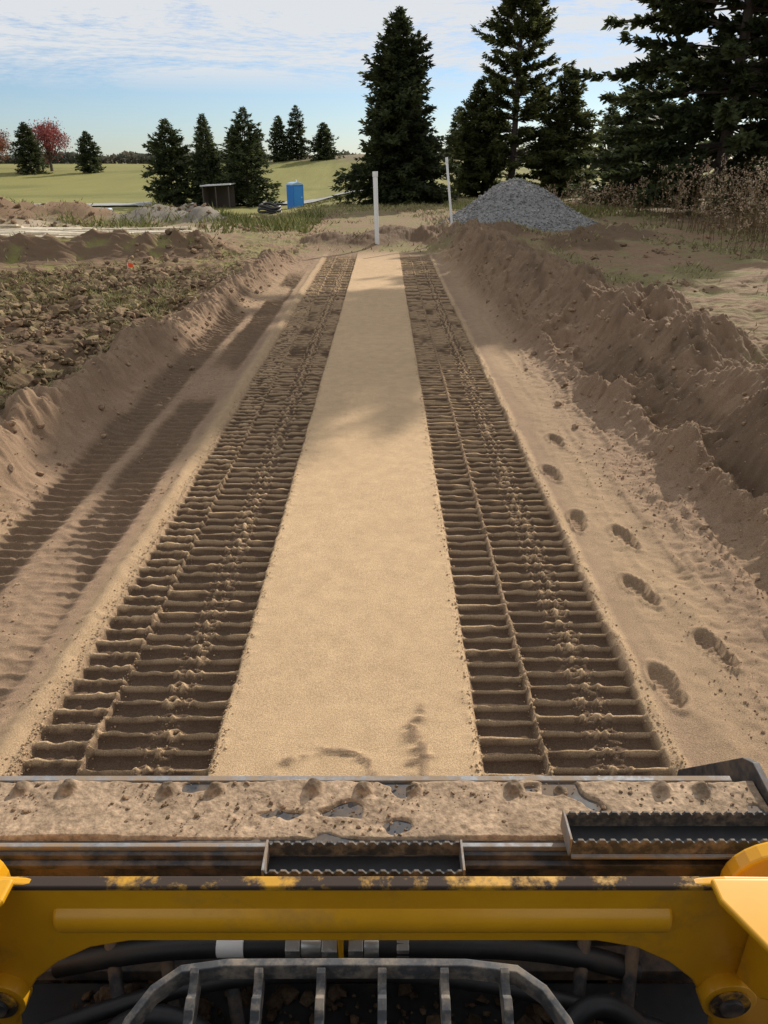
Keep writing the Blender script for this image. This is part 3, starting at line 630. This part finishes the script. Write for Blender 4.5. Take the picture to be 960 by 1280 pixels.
e=emp('wrapped_pallet',(-12.6,35,tz(-12.6,35)+.02))
for a in (-.5,0,.5): box('runner',a-.05,a+.05,-.5,.5,0,.1,M_wood,e)
for k in range(5): box('deck',-.6,.6,-.5+k*.21,-.36+k*.21,.102,.125,M_wood,e)
box('load',-.55,.55,-.45,.45,.127,.5,simple('wrap',(.5,.6,.65),.35),e,.05)
e=emp('pipe_coil',(-5.6,39,tz(-5.6,39)));e.rotation_euler=(.1,.12,0)
for k in range(3):
    pts=[(.55*math.cos(t)*(1-.06*k),.55*math.sin(t)*(1-.06*k),.08+.12*k+.04*math.sin(3*t+k)) for t in np.linspace(0,2*math.pi,20)]
    tube('coil',pts,.06,M_blk,e)
tube('coil_tail',[(.6,0,.08),(1.2,-.3,.06),(2.0,.2,.06),(2.8,0,.06)],.06,M_blk,e)
fx_,fy_=-4.85,14.6
e=emp('marker_flag',(fx_,fy_,tz(fx_,fy_)));cyl('stake',(0,0,0),(.02,0,.22),.005,M_white,e,8,bevel=0)
bm=bmesh.new();vs=[bm.verts.new(p) for p in [(.02,0,.22),(.07,.02,.21),(.12,-.01,.20),(.12,-.01,.13),(.07,.02,.13),(.02,0,.14)]];bm.faces.new([vs[0],vs[1],vs[4],vs[5]]);bm.faces.new([vs[1],vs[2],vs[3],vs[4]]);fin(bm,'flag',M_orange,e)
# ---------------------------------------------------------------- world / light
AZ=math.radians(31.5);EL=math.radians(28)
w=bpy.data.worlds.new('World');sc.world=w;w.use_nodes=True;nt=w.node_tree;bg=nt.nodes['Background']
sky=nt.nodes.new('ShaderNodeTexSky');sky.sky_type='NISHITA';sky.sun_disc=False;sky.sun_elevation=EL;sky.sun_rotation=AZ;sky.air_density=1.0;sky.dust_density=.25;sky.ozone_density=2.5
tint=mixc(nt,1.0,(1,1,1),(.74,.87,1.10),'MULTIPLY');nt.links.new(sky.outputs[0],tint.node.inputs[6])
tc=nt.nodes.new('ShaderNodeTexCoord');mp=nt.nodes.new('ShaderNodeMapping');mp.inputs['Scale'].default_value=(2.6,2.6,20);mp.inputs['Rotation'].default_value=(0,math.radians(5),0);mp.inputs['Location'].default_value=(1.3,0,.4)
nt.links.new(tc.outputs['Generated'],mp.inputs[0]);n=noise(nt,1.2,12,.66,mp.outputs[0]);n.inputs['Distortion'].default_value=.9
sp=nt.nodes.new('ShaderNodeSeparateXYZ');nt.links.new(tc.outputs['Generated'],sp.inputs[0])
n3=noise(nt,26,5,.6,mp.outputs[0])
ad=N(nt,'ShaderNodeMath',operation='MULTIPLY_ADD');nt.links.new(n3.outputs[0],ad.inputs[0]);ad.inputs[1].default_value=.30;nt.links.new(n.outputs[0],ad.inputs[2])
cl=mrange(nt,ad.outputs[0],.46,.66,0,1);el=mrange(nt,sp.outputs['Z'],.070,.098,.10,1)
mm=N(nt,'ShaderNodeMath',operation='MULTIPLY');nt.links.new(cl,mm.inputs[0]);nt.links.new(el,mm.inputs[1])
m2=N(nt,'ShaderNodeMath',operation='MULTIPLY');nt.links.new(mm.outputs[0],m2.inputs[0]);m2.inputs[1].default_value=.95
c=mixc(nt,m2.outputs[0],tint,(7.8,8.0,8.2))
nt.links.new(c,bg.inputs[0]);bg.inputs[1].default_value=.098
ld=bpy.data.lights.new('sun','SUN');ld.energy=5.0;ld.angle=math.radians(.5);ld.color=(1,.93,.82);lo=bpy.data.objects.new('sun',ld);sc.collection.objects.link(lo)
D=Vector((math.sin(AZ)*math.cos(EL),math.cos(AZ)*math.cos(EL),math.sin(EL)));lo.rotation_euler=D.to_track_quat('Z','Y').to_euler();lo.location=(30,50,40)
# ---------------------------------------------------------------- camera
cd=bpy.data.cameras.new('camera');cd.lens=26;cd.sensor_width=36;cd.clip_start=.05;cd.clip_end=5000
co=bpy.data.objects.new('camera',cd);co.location=(0,0,2.0);co.rotation_euler=(math.radians(90-25.36),0,0);sc.collection.objects.link(co);sc.camera=co
sc.view_settings.view_transform='Standard';sc.view_settings.look='None';sc.view_settings.exposure=0
